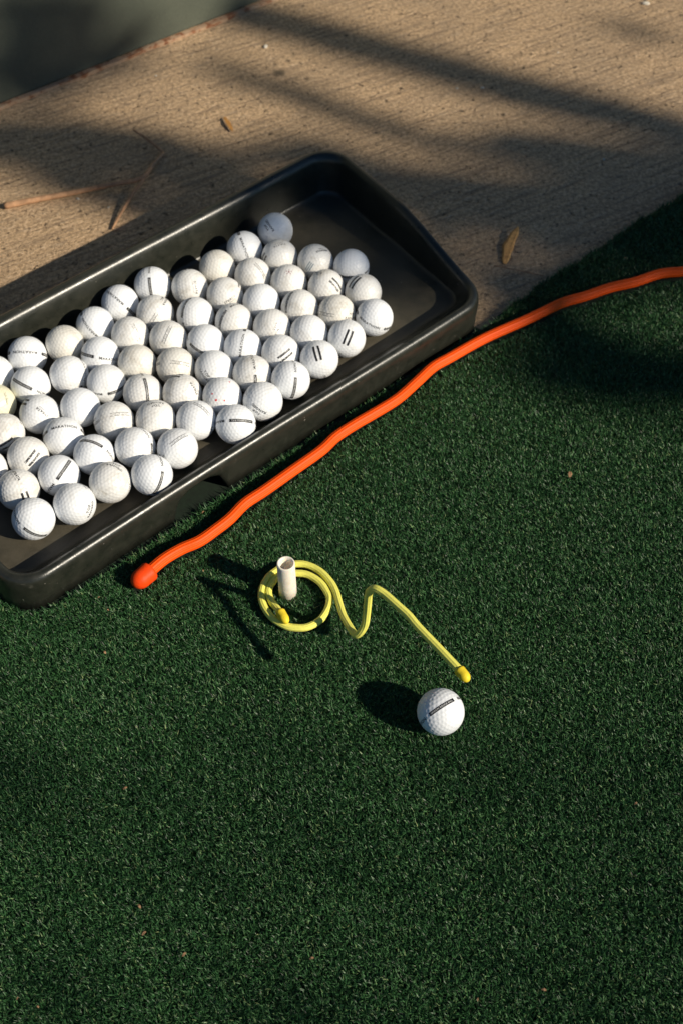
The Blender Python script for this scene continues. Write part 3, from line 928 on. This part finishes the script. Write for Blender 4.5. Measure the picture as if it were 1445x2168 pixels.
def text_mesh(name, body, height, width=None, shear=0.0, x0=0.0, y0=0.0, h=0.00009, bold=0.0, space=1.0):
    cu = bpy.data.curves.new(name, 'FONT')
    cu.body = body
    cu.align_x = 'CENTER'
    cu.align_y = 'CENTER'
    cu.size = 1.0
    cu.shear = shear
    cu.offset = bold
    cu.resolution_u = 3
    cu.space_character = space
    o = bpy.data.objects.new(name, cu)
    C.objects.link(o)
    bpy.context.view_layer.update()
    me = bpy.data.meshes.new_from_object(o.evaluated_get(bpy.context.evaluated_depsgraph_get()))
    bpy.data.objects.remove(o)
    me.name = name
    bm = bmesh.new(); bm.from_mesh(me)
    bmesh.ops.triangulate(bm, faces=bm.faces)
    xs = [v.co.x for v in bm.verts]; ys = [v.co.y for v in bm.verts]
    sy = height / (max(ys) - min(ys))
    sx = (width / (max(xs) - min(xs))) if width else sy
    mx, my = (max(xs) + min(xs)) / 2, (max(ys) + min(ys)) / 2
    for v in bm.verts:
        v.co = Vector(wrap((v.co.x - mx) * sx + x0, (v.co.y - my) * sy + y0, h))
    bm.to_mesh(me); bm.free()
    return me


def strip_mesh(name, parts, h=0.00007):
    """parts: list of (x0, x1, y0, y1) bands in metres"""
    V, F = [], []
    for (x0, x1, y0, y1) in parts:
        n = max(2, int(abs(x1 - x0) / 0.0012))
        for i in range(n + 1):
            x = x0 + (x1 - x0) * i / n
            o = len(V)
            V += [wrap(x, y0, h), wrap(x, y1, h)]
            if i: F.append((o - 2, o, o + 1, o - 1))
    return mesh(name, V, F)


def dots_mesh(name, spots, h=0.00007):
    V, F = [], []
    for (x, y, r) in spots:
        o = len(V)
        for s in range(9):
            a = 2 * math.pi * s / 9
            q = r * random.uniform(0.75, 1.15)
            V.append(wrap(x + q * math.cos(a), y + q * math.sin(a), h))
        F.append(tuple(range(o, o + 9)))
    return mesh(name, V, F)


mm = 0.001
ME = {
    'word': text_mesh('printed_word', 'MARATHON', 3.0 * mm, 27.5 * mm, space=1.12, bold=0.02),
    'bar': strip_mesh('print_bar', [(-13.9 * mm, 13.9 * mm, -1.65 * mm, 1.65 * mm)]),
    'barword': text_mesh('bar_lettering', 'SRIXON RANGE BALL', 1.55 * mm, 24.0 * mm, h=0.00014),
    'top': text_mesh('printed_word', 'TOP', 3.0 * mm, 9.0 * mm, y0=2.6 * mm, space=1.15, bold=0.025),
    'range': text_mesh('printed_word', 'RANGE®', 3.0 * mm, 18.0 * mm, y0=-1.7 * mm, space=1.1, bold=0.025),
    'lines': strip_mesh('print_line', [(-11.3 * mm, 11.3 * mm, 1.25 * mm, 1.75 * mm), (-11.3 * mm, 11.3 * mm, -1.75 * mm, -1.25 * mm)]),
    'lineword': text_mesh('line_lettering', 'TOUR SPEC', 1.3 * mm, 17 * mm, space=1.5),
    'strata': text_mesh('printed_word', 'STRATA', 2.9 * mm, 15.5 * mm, shear=0.25, y0=0.9 * mm, bold=0.02),
    'tour': text_mesh('small_lettering', 'TOUR RANGE', 1.1 * mm, 13.0 * mm, y0=-2.0 * mm),
    'stripe': strip_mesh('stripe', [(-8.8 * mm, 8.8 * mm, -1.15 * mm, 1.15 * mm)]),
    'pinn': text_mesh('printed_word', 'PINNACLE', 2.6 * mm, 16 * mm, y0=0.6 * mm, bold=0.02),
    'pinr': text_mesh('small_lettering', 'RANGE', 1.4 * mm, 7 * mm, y0=-2.3 * mm),
    'teal': strip_mesh('stripe', [(-6.2 * mm, 6.2 * mm, y * mm - 0.45 * mm, y * mm + 0.45 * mm) for y in (-2.4, 0, 2.4)]),
    'script': text_mesh('script_lettering', 'Club Select', 3.0 * mm, 15 * mm, shear=0.5),
    'reddots': dots_mesh('red_dot', [(-6.8 * mm, -3.6 * mm, 1.38 * mm), (2.4 * mm, -4.1 * mm, 0.94 * mm), (-11 * mm, 3.0 * mm, 1.01 * mm), (12.5 * mm, 17.5 * mm, 1.16 * mm)]),
    'stars': dots_mesh('worn_dot', [(3.0 * mm * math.cos(k_ * 1.257), 2.7 * mm * math.sin(k_ * 1.257), 0.75 * mm) for k_ in range(5)] + [(4.8 * mm * math.cos(k_ * 0.9 + .3), 4.3 * mm * math.sin(k_ * 0.9 + .3), 0.4 * mm) for k_ in range(7)] + [(0, 0, 1.16 * mm)]),
}
_var = {}


def pm(key, mat):
    """print mesh in a given ink (mesh shared between balls)"""
    kk = (key, mat.name)
    if kk not in _var:
        c = ME[key].copy()
        c.materials.clear(); c.materials.append(mat)
        _var[kk] = c
    return _var[kk]


def put(parent, key, name, mat, lon=0.0, dy=0.0):
    o = link(name, pm(key, mat), None, parent)
    m_ = Matrix.Rotation(R_(lon), 4, 'Z')
    if dy: m_ = m_ @ Matrix.Rotation(-dy / BR, 4, 'Y')
    o.matrix_local = m_
    return o


def marks(ball, kind, wear):
    K = M_PRINT[wear]
    if kind in ('mar', 'bar'):
        s0 = 0 if kind == 'bar' else -90
        for s in (0, 180):
            put(ball, 'word', 'printed_word', K, s0 + 90 + s)
            b = put(ball, 'bar', 'print_bar', K, s0 + s)
            put(b, 'barword', 'bar_lettering', M_WHITE, 0)
    elif kind in ('top', 'lin'):
        s0 = 0 if kind == 'top' else -90
        for s in (0, 180):
            put(ball, 'top', 'printed_word', K, s0 + s); put(ball, 'range', 'printed_word', K, s0 + s)
            put(ball, 'lines', 'print_line', K, s0 + 90 + s); put(ball, 'lineword', 'line_lettering', K, s0 + 90 + s)
    elif kind in ('str', 'dbl'):
        s0 = 0 if kind == 'str' else -80
        for s in (0, 180):
            put(ball, 'strata', 'printed_word', K, s0 + s); put(ball, 'tour', 'small_lettering', M_PRINT[max(wear, 1)], s0 + s)
            for dy in (-2.65 * mm, 2.65 * mm):
                put(ball, 'stripe', 'stripe', K, s0 + 80 + s, dy)
    elif kind == 'pin':
        put(ball, 'teal', 'stripe', M_TEAL, 0)
        o = put(ball, 'pinn', 'printed_word', M_PRINT[0], 0)
        w_ = put(ball, 'pinr', 'small_lettering', M_PRINT[0], 0)
        for q in (o, w_):
            q.matrix_local = Matrix.Rotation(R_(72), 4, 'Z') @ Matrix.Rotation(R_(150), 4, 'X')
    elif kind == 'dots':
        put(ball, 'reddots', 'red_dot', M_RED, 0)
    elif kind == 'star':
        put(ball, 'stars', 'worn_dot', M_ROSE, 0)
    elif kind == 'scr':
        put(ball, 'script', 'script_lettering', M_PRINT[1], 0)


CLEAN, BRIGHT, GREY, CREAM, YEL = (0.87, 0.885, 0.895), (0.88, 0.90, 0.92), (0.83, 0.825, 0.80), (0.81, 0.79, 0.73), (0.84, 0.81, 0.60)
TINT = {}
for i in (1, 50, 60, 35, 61): TINT[i] = CREAM
for i in (9, 10, 13, 21, 24, 39, 41, 44, 49, 51, 52, 54, 56, 57, 25, 38, 43, 47, 63, 15, 29, 36, 40): TINT[i] = GREY
for i in (65,): TINT[i] = YEL
for i in (0, 2, 3, 4, 12, 14, 17, 18, 23, 28, 33, 46, 48, 55, 58, 59, 67, 42, 37, 8): TINT[i] = BRIGHT
GROUP = 'golf balls in the rubber tray'
for i, (x, y, kind, wear, nv, tvv) in enumerate(BALLS):
    o = link('golf_ball', me_ball)
    nn = Vector(nv).normalized()
    tt = Vector(tvv); tt = (tt - nn * tt.dot(nn)).normalized()
    ss = nn.cross(tt)
    z = 0.030 + BR if i < 67 else 0.0323
    o.matrix_world = Matrix(((nn.x, tt.x, ss.x, x), (nn.y, tt.y, ss.y, y), (nn.z, tt.z, ss.z, z), (0, 0, 0, 1)))
    c = TINT.get(i, CLEAN)
    dirt = 0.10 if c is BRIGHT else 0.55 if c in (GREY, CREAM) else 0.28
    o.color = (*c, dirt)
    tag(o, LABELS[i], 'golf ball', GROUP if i < 67 else None)
    marks(o, kind, wear)


# ------------------------------------------------------------------ rubber twist ties
def cap_mesh(name, a, b, rad):
    a, b = Vector(a), Vector(b)
    d = (b - a).normalized()
    L = (b - a).length
    prof = [(-0.12 * L, rad * 0.70), (-0.11 * L, rad * 0.93), (-0.02 * L, rad * 1.02), (0.10 * L, rad * 1.0), (0.45 * L, rad * 0.97)]
    e0 = 0.55 * L
    for j in range(0, 8):
        t = j / 7 * math.pi / 2
        prof.append((e0 + (L * 0.62) * math.sin(t), max(rad * 0.98 * math.cos(t), 1e-5)))
    s = d.orthogonal().normalized(); u = d.cross(s)
    V, F = [], []
    SG = 28
    for i, (x, r) in enumerate(prof):
        for k_ in range(SG):
            t = 2 * math.pi * k_ / SG
            V.append(a + d * x + s * (r * math.cos(t)) + u * (r * math.sin(t)))
        if i:
            o_ = (i - 1) * SG
            for k_ in range(SG):
                k2 = (k_ + 1) % SG
                F.append((o_ + k_, o_ + k2, o_ + SG + k2, o_ + SG + k_))
    F.append(tuple(range(SG - 1, -1, -1)))
    return mesh(name, V, F)


OR, YR = 0.0059, 0.0035
tie = bpy.data.objects.new('twist_tie', None); C.objects.link(tie)
tag(tie, 'long thick orange ribbed rubber twist tie lying across the turf beside the tray', 'twist tie')
V, F = tube([ORANGE_CAP[0]] + ORANGE, OR, 72, 12, 0.04, sub=8)
link('tie_body', mesh('tie_body', V, F), M_ORANGE, tie)
link('end_cap', cap_mesh('end_cap', ORANGE_CAP[0], ORANGE_CAP[1], 0.0103), M_ORANGE_CAP, tie)
tie2 = bpy.data.objects.new('twist_tie', None); C.objects.link(tie2)
tag(tie2, 'yellow ribbed rubber twist tie coiled round the tee with one arm in the air', 'twist tie')
V, F = tube(YELLOW, YR, 54, 9, 0.045, sub=6)
link('tie_body', mesh('tie_body', V, F), M_YELLOW, tie2)
link('end_cap', cap_mesh('end_cap', YELLOW_CAPS[0], YELLOW_CAPS[1], 0.0049), M_YELLOW_CAP, tie2)
link('end_cap', cap_mesh('end_cap', YELLOW_CAPS[2], YELLOW_CAPS[3], 0.0049), M_YELLOW_CAP, tie2)

# ------------------------------------------------------------------ hollow rubber tee
tx, ty, _ = TEE[0]
SG = 48
prof = [(0.0090, 0.000), (0.0089, 0.020), (0.0088, 0.0560), (0.0085, 0.0568), (0.0078, 0.0572), (0.0070, 0.0568), (0.0063, 0.0555), (0.0060, 0.0530), (0.0058, 0.0490), (0.0057, 0.0445), (0.0001, 0.0440)]
V, F = [], []
for i, (r, z) in enumerate(prof):
    for k_ in range(SG):
        t = 2 * math.pi * k_ / SG
        V.append((r * math.cos(t), r * math.sin(t), z))
    if i:
        o_ = (i - 1) * SG
        for k_ in range(SG):
            k2 = (k_ + 1) % SG
            F.append((o_ + k_, o_ + k2, o_ + SG + k2, o_ + SG + k_))
F.append(tuple(range(SG - 1, -1, -1)))
tee = link('rubber_tee', mesh('rubber_tee', V, F), M_TEE)
tee.location = (tx, ty + 0.003, 0.001)
tag(tee, 'cream hollow rubber tee standing upright in the turf inside the yellow coil', 'tee')

# ------------------------------------------------------------------ litter: twig, leaves, flecks, pebbles
tw = bpy.data.objects.new('twig', None); C.objects.link(tw)
tag(tw, 'dry brown forked twig lying on the concrete behind the tray', 'twig')
V, F = tube(TWIG, [0.0042, 0.0040, 0.0036, 0.0032, 0.0030, 0.0028, 0.0024], 10)
link('stem', mesh('stem', V, F), M_TWIG, tw)
V, F = tube(TWIG_B, [0.0024, 0.0021, 0.0018, 0.0012], 8)
link('side_shoot', mesh('side_shoot', V, F), M_TWIG, tw)
V, F = tube(TWIG_C, [0.0020, 0.0023, 0.0020, 0.0012], 8)
link('side_shoot', mesh('side_shoot', V, F), M_TWIG, tw)


def leaf_mesh(name, spine, width, curl=0.3, thick=0.0004):
    P = [Vector(q) for q in spine]
    V, F = [], []
    n = 14
    for i in range(n + 1):
        t = i / n
        f = t * (len(P) - 1); j = min(int(f), len(P) - 2)
        c = P[j].lerp(P[j + 1], f - j)
        d = (P[j + 1] - P[j]).normalized()
        s = d.cross(Vector((0, 0, 1))).normalized()
        w = width * (math.sin(math.pi * min(1, t * 0.94 + 0.05)) ** 0.6) * (1 + 0.12 * math.sin(t * 17))
        for k_ in (-1, -0.4, 0.4, 1):
            V.append(c + s * (w * k_) + Vector((0, 0, curl * w * k_ * k_)))
        for k_ in (-1, -0.4, 0.4, 1):
            V.append(c + s * (w * k_ * 0.98) + Vector((0, 0, curl * w * k_ * k_ - thick)))
        if i:
            o_, p_ = (i - 1) * 8, i * 8
            for k_ in range(3):
                F.append((o_ + k_, o_ + k_ + 1, p_ + k_ + 1, p_ + k_))
                F.append((o_ + 4 + k_, p_ + 4 + k_, p_ + 5 + k_, o_ + 5 + k_))
            F.append((o_, p_, p_ + 4, o_ + 4)); F.append((o_ + 3, o_ + 7, p_ + 7, p_ + 3))
    return mesh(name, V, F)


tag(link('dry_leaf', leaf_mesh('dry_leaf', LEAF_T, 0.0066, 0.12), M_TAN), 'dry tan curled leaf on the shaded concrete beside the tray', 'leaf')
tag(link('dry_leaf', leaf_mesh('dry_leaf', LEAF_O, 0.0030, 0.4), M_AMBER), 'small amber dry leaf on the sunlit concrete behind the tray', 'leaf')

for i, (x, y, z) in enumerate(BITS):
    a = random.uniform(0, math.pi); L = random.uniform(0.0012, 0.0022) * (1.9 if i == 0 else 1)
    sp_ = [(x - math.cos(a) * L, y - math.sin(a) * L, z - 0.001), (x, y, z), (x + math.cos(a) * L, y + math.sin(a) * L, z - 0.0006)]
    o = link('leaf_fleck', leaf_mesh('leaf_fleck', sp_, L * (0.6 if i == 0 else 0.5), 0.3, 0.0002), M_FLECK)
    tag(o, FLECK_LABELS[i], 'leaf fleck', None if i == 0 else 'dry flecks in the turf')

for i, (x, y, z) in enumerate(PEBBLES):
    bm = bmesh.new(); bmesh.ops.create_icosphere(bm, subdivisions=2, radius=1.0)
    s = (0.0055 if i == 0 else 0.0042 if i == 1 else random.uniform(0.0016, 0.0026))
    for v in bm.verts:
        n_ = v.co.normalized()
        v.co = Vector((n_.x * s * 1.2, n_.y * s * 0.8, n_.z * s * 0.45)) * (1 + 0.18 * math.sin(n_.x * 5 + i) * math.cos(n_.y * 6 + i * 2))
    o = link('pebble', bm_mesh('pebble', bm, True), M_PEB)
    o.location = (x, y, s * 0.25); o.rotation_euler = (0, 0, i * 1.3)
    tag(o, PEBBLE_LABELS[i], 'pebble', None if i < 2 else 'grit stones on the concrete')


nd = link('pine_needle', mesh('pine_needle', *tube(NEEDLE, 0.0005, 6)), M_TWIG)
tag(nd, 'thin dry needle on the concrete between the tray corner and the tan leaf', 'needle')
gv, gf = [], []
octa = [(1, 0, 0), (-1, 0, 0), (0, 1, 0), (0, -1, 0), (0, 0, 1), (0, 0, -1)]
of = [(0, 2, 4), (2, 1, 4), (1, 3, 4), (3, 0, 4), (2, 0, 5), (1, 2, 5), (3, 1, 5), (0, 3, 5)]
for k_ in range(900):
    if k_ < 420:                           # swept up against the mat's edge and the tray
        u_, v_ = random.uniform(60, 520), 4 + abs(random.gauss(0, 16))
    elif k_ < 560:
        u_, v_ = 66 + 0.089 * 40 + abs(random.gauss(0, 9)), random.uniform(10, 320)
    else:
        u_, v_ = random.uniform(-800, 700), random.uniform(330, 1000)
    q = t2w(u_, v_)
    if 0.0 <= (u_ - 58) and u_ < 72 + 0.089 * (v_ - 150) and v_ < 317: continue
    s = random.uniform(0.0003, 0.0009) * (1.4 if random.random() < 0.05 else 1)
    o = len(gv); a = random.uniform(0, 6.28)
    for (dx, dy, dz) in octa:
        r_ = s * random.uniform(0.7, 1.2)
        gv.append((q.x + r_ * (dx * math.cos(a) - dy * math.sin(a)), q.y + r_ * (dx * math.sin(a) + dy * math.cos(a)), s * 0.4 + r_ * dz * 0.7))
    gf += [tuple(o + t_ for t_ in f_) for f_ in of]
tag(link('grit', mesh('grit', gv, gf, False), simple('loose grit', (0.30, 0.22, 0.14), 0.9, 900)), 'loose fine grit scattered on the concrete and along the edge of the turf', 'grit', kind='stuff')


# ------------------------------------------------------------------ turf blades (nobody could count them)
def turf():
    x0, x1, y0, y1 = -0.75, 1.00, -0.10, 1.80
    def scatter(dens):
        n = int((x1 - x0) * (y1 - y0) * dens)
        return rng.uniform(x0, x1, n), rng.uniform(y0, y1, n)
    U2, V2 = np.array(UX), np.array(VX)
    def uv(x, y):
        dx, dy = x - TO.x, y - TO.y
        return (dx * U2[0] + dy * U2[1]) * 1000, (dx * V2[0] + dy * V2[1]) * 1000
    def inview(x, y):
        return (np.abs(x) < 0.31 + 0.145 * (y - 0.27)) & (y > 0.235) & (y < 1.45)
    xa, ya = scatter(DENS_IN); m = inview(xa, ya); xa, ya = xa[m], ya[m]
    xb, yb = scatter(DENS_OUT); m = ~inview(xb, yb); xb, yb = xb[m], yb[m]
    x = np.r_[xa, xb]; y = np.r_[ya, yb]; far = np.r_[np.zeros(len(xa)), np.ones(len(xb))]
    u, v = uv(x, y)
    edge = 0.6 + np.interp(u, [e[0] for e in EDGE][::-1], [e[1] for e in EDGE][::-1]) + np.where((u > -610) & (u < 66), 0.25, 1.0) * (1.5 * np.sin(u / 23.0) + 1.2 * np.sin(u / 7.3))
    keep = (v < edge) & ~((u < -500) & (((u > -543) & (v > -4.5)) | ((v > 33) & (u > -582 - 0.089 * (v - 10))) | (np.hypot(u + 543, v - 36) < 39.5)))
    hgt = rng.uniform(0.0046, 0.0090, len(x)) * (0.88 + 0.16 * np.sin(x * 310 + 3 * np.sin(y * 170)) * np.sin(y * 290 + 2 * np.sin(x * 230)))
    hgt = hgt * (1 + 0.5 * np.exp(-((edge - v) / 5.5) ** 2))       # the cut edge stands up
    P = np.array([[p[0], p[1]] for p in ORANGE]); 
    def seg_d(path):
        d = np.full(len(x), 9.0)
        for a, b in zip(path[:-1], path[1:]):
            ab = b - a; t_ = np.clip(((x - a[0]) * ab[0] + (y - a[1]) * ab[1]) / (ab @ ab), 0, 1)
            d = np.minimum(d, np.hypot(x - a[0] - t_ * ab[0], y - a[1] - t_ * ab[1]))
        return d
    OP = np.array([[p[0], p[1]] for p in [ORANGE_CAP[1], ORANGE_CAP[0]] + ORANGE])
    YP = np.array([[p[0], p[1]] for p in YELLOW[2:33]])
    do, dy = seg_d(OP), seg_d(YP)
    keep &= (do > 0.0050) & (dy > 0.0024)
    hgt = np.where((do < 0.0085) | (dy < 0.005), hgt * 0.72, hgt)
    dt = np.hypot(x - tx, y - ty - 0.003); keep &= dt > 0.0088
    bl = BALLS[67]; db = np.hypot(x - bl[0], y - bl[1]); keep &= db > 0.006
    hgt = np.where(db < 0.013, hgt * 0.72, hgt)
    x, y, hgt, far = x[keep], y[keep], hgt[keep], far[keep]
    n = len(x)
    ph = rng.uniform(0, 2 * np.pi, n)
    # lean grows along the blade; the nap leans a little towards the camera's right
    bend = rng.uniform(0.15, 1.1, n) ** 0.8
    lean = np.stack([np.cos(ph), np.sin(ph)], 1) * bend[:, None] + np.array([0.10, -0.08])
    wid = rng.uniform(0.00030, 0.00055, n) * np.where(far > 0, 2.4, 1.0)
    tw_ = ph + rng.uniform(0.9, 2.2, n)
    sx, sy = np.cos(tw_), np.sin(tw_)
    tone = np.clip(rng.normal(0.46, 0.27, n), 0, 0.97)
    dry = rng.random(n) < 0.003
    tone = np.where(dry, 1.0, tone)
    verts = np.empty((n, 5, 3), np.float32)
    cx, cy, cz = x.copy(), y.copy(), np.full(n, 0.0044)
    ll = np.hypot(lean[:, 0], lean[:, 1]) + 1e-6
    lx, ly = lean[:, 0] / ll, lean[:, 1] / ll
    for k_, (st, an) in enumerate(((0.0, 0.0), (0.52, 0.45), (0.55, 1.35))):
        if k_:
            a_ = an * bend
            ds = hgt * st
            cx = cx + lx * np.sin(a_) * ds; cy = cy + ly * np.sin(a_) * ds; cz = cz + np.cos(a_) * ds
        cz = np.maximum(cz, 0.0042)
        if k_ < 2:
            w = wid * (0.9, 1.0)[k_]
            verts[:, 2 * k_, 0] = cx - sx * w; verts[:, 2 * k_, 1] = cy - sy * w; verts[:, 2 * k_, 2] = cz
            verts[:, 2 * k_ + 1, 0] = cx + sx * w; verts[:, 2 * k_ + 1, 1] = cy + sy * w; verts[:, 2 * k_ + 1, 2] = cz
        else:
            verts[:, 4, 0] = cx; verts[:, 4, 1] = cy; verts[:, 4, 2] = cz
    base = (np.arange(n) * 5)[:, None]
    quads = (base + np.array([0, 1, 3, 2])).reshape(-1, 4)
    tris = base + np.array([2, 3, 4])
    me = bpy.data.meshes.new('grass')
    me.vertices.add(n * 5)
    me.vertices.foreach_set('co', verts.ravel())
    nl = quads.size + tris.size
    me.loops.add(nl)
    me.loops.foreach_set('vertex_index', np.concatenate([quads.ravel(), tris.ravel()]).astype(np.int32))
    npoly = len(quads) + len(tris)
    me.polygons.add(npoly)
    starts = np.concatenate([np.arange(len(quads)) * 4, len(quads) * 4 + np.arange(len(tris)) * 3]).astype(np.int32)
    me.polygons.foreach_set('loop_start', starts)
    me.update(calc_edges=True)
    me.validate()
    at = me.attributes.new('tone', 'FLOAT', 'POINT')
    at.data.foreach_set('value', np.repeat(tone, 5).astype(np.float32))
    print('blades', n)
    return me


go = link('grass', turf(), M_BLADE)
tag(go, 'short curled dark green artificial turf blades', 'turf', kind='stuff')
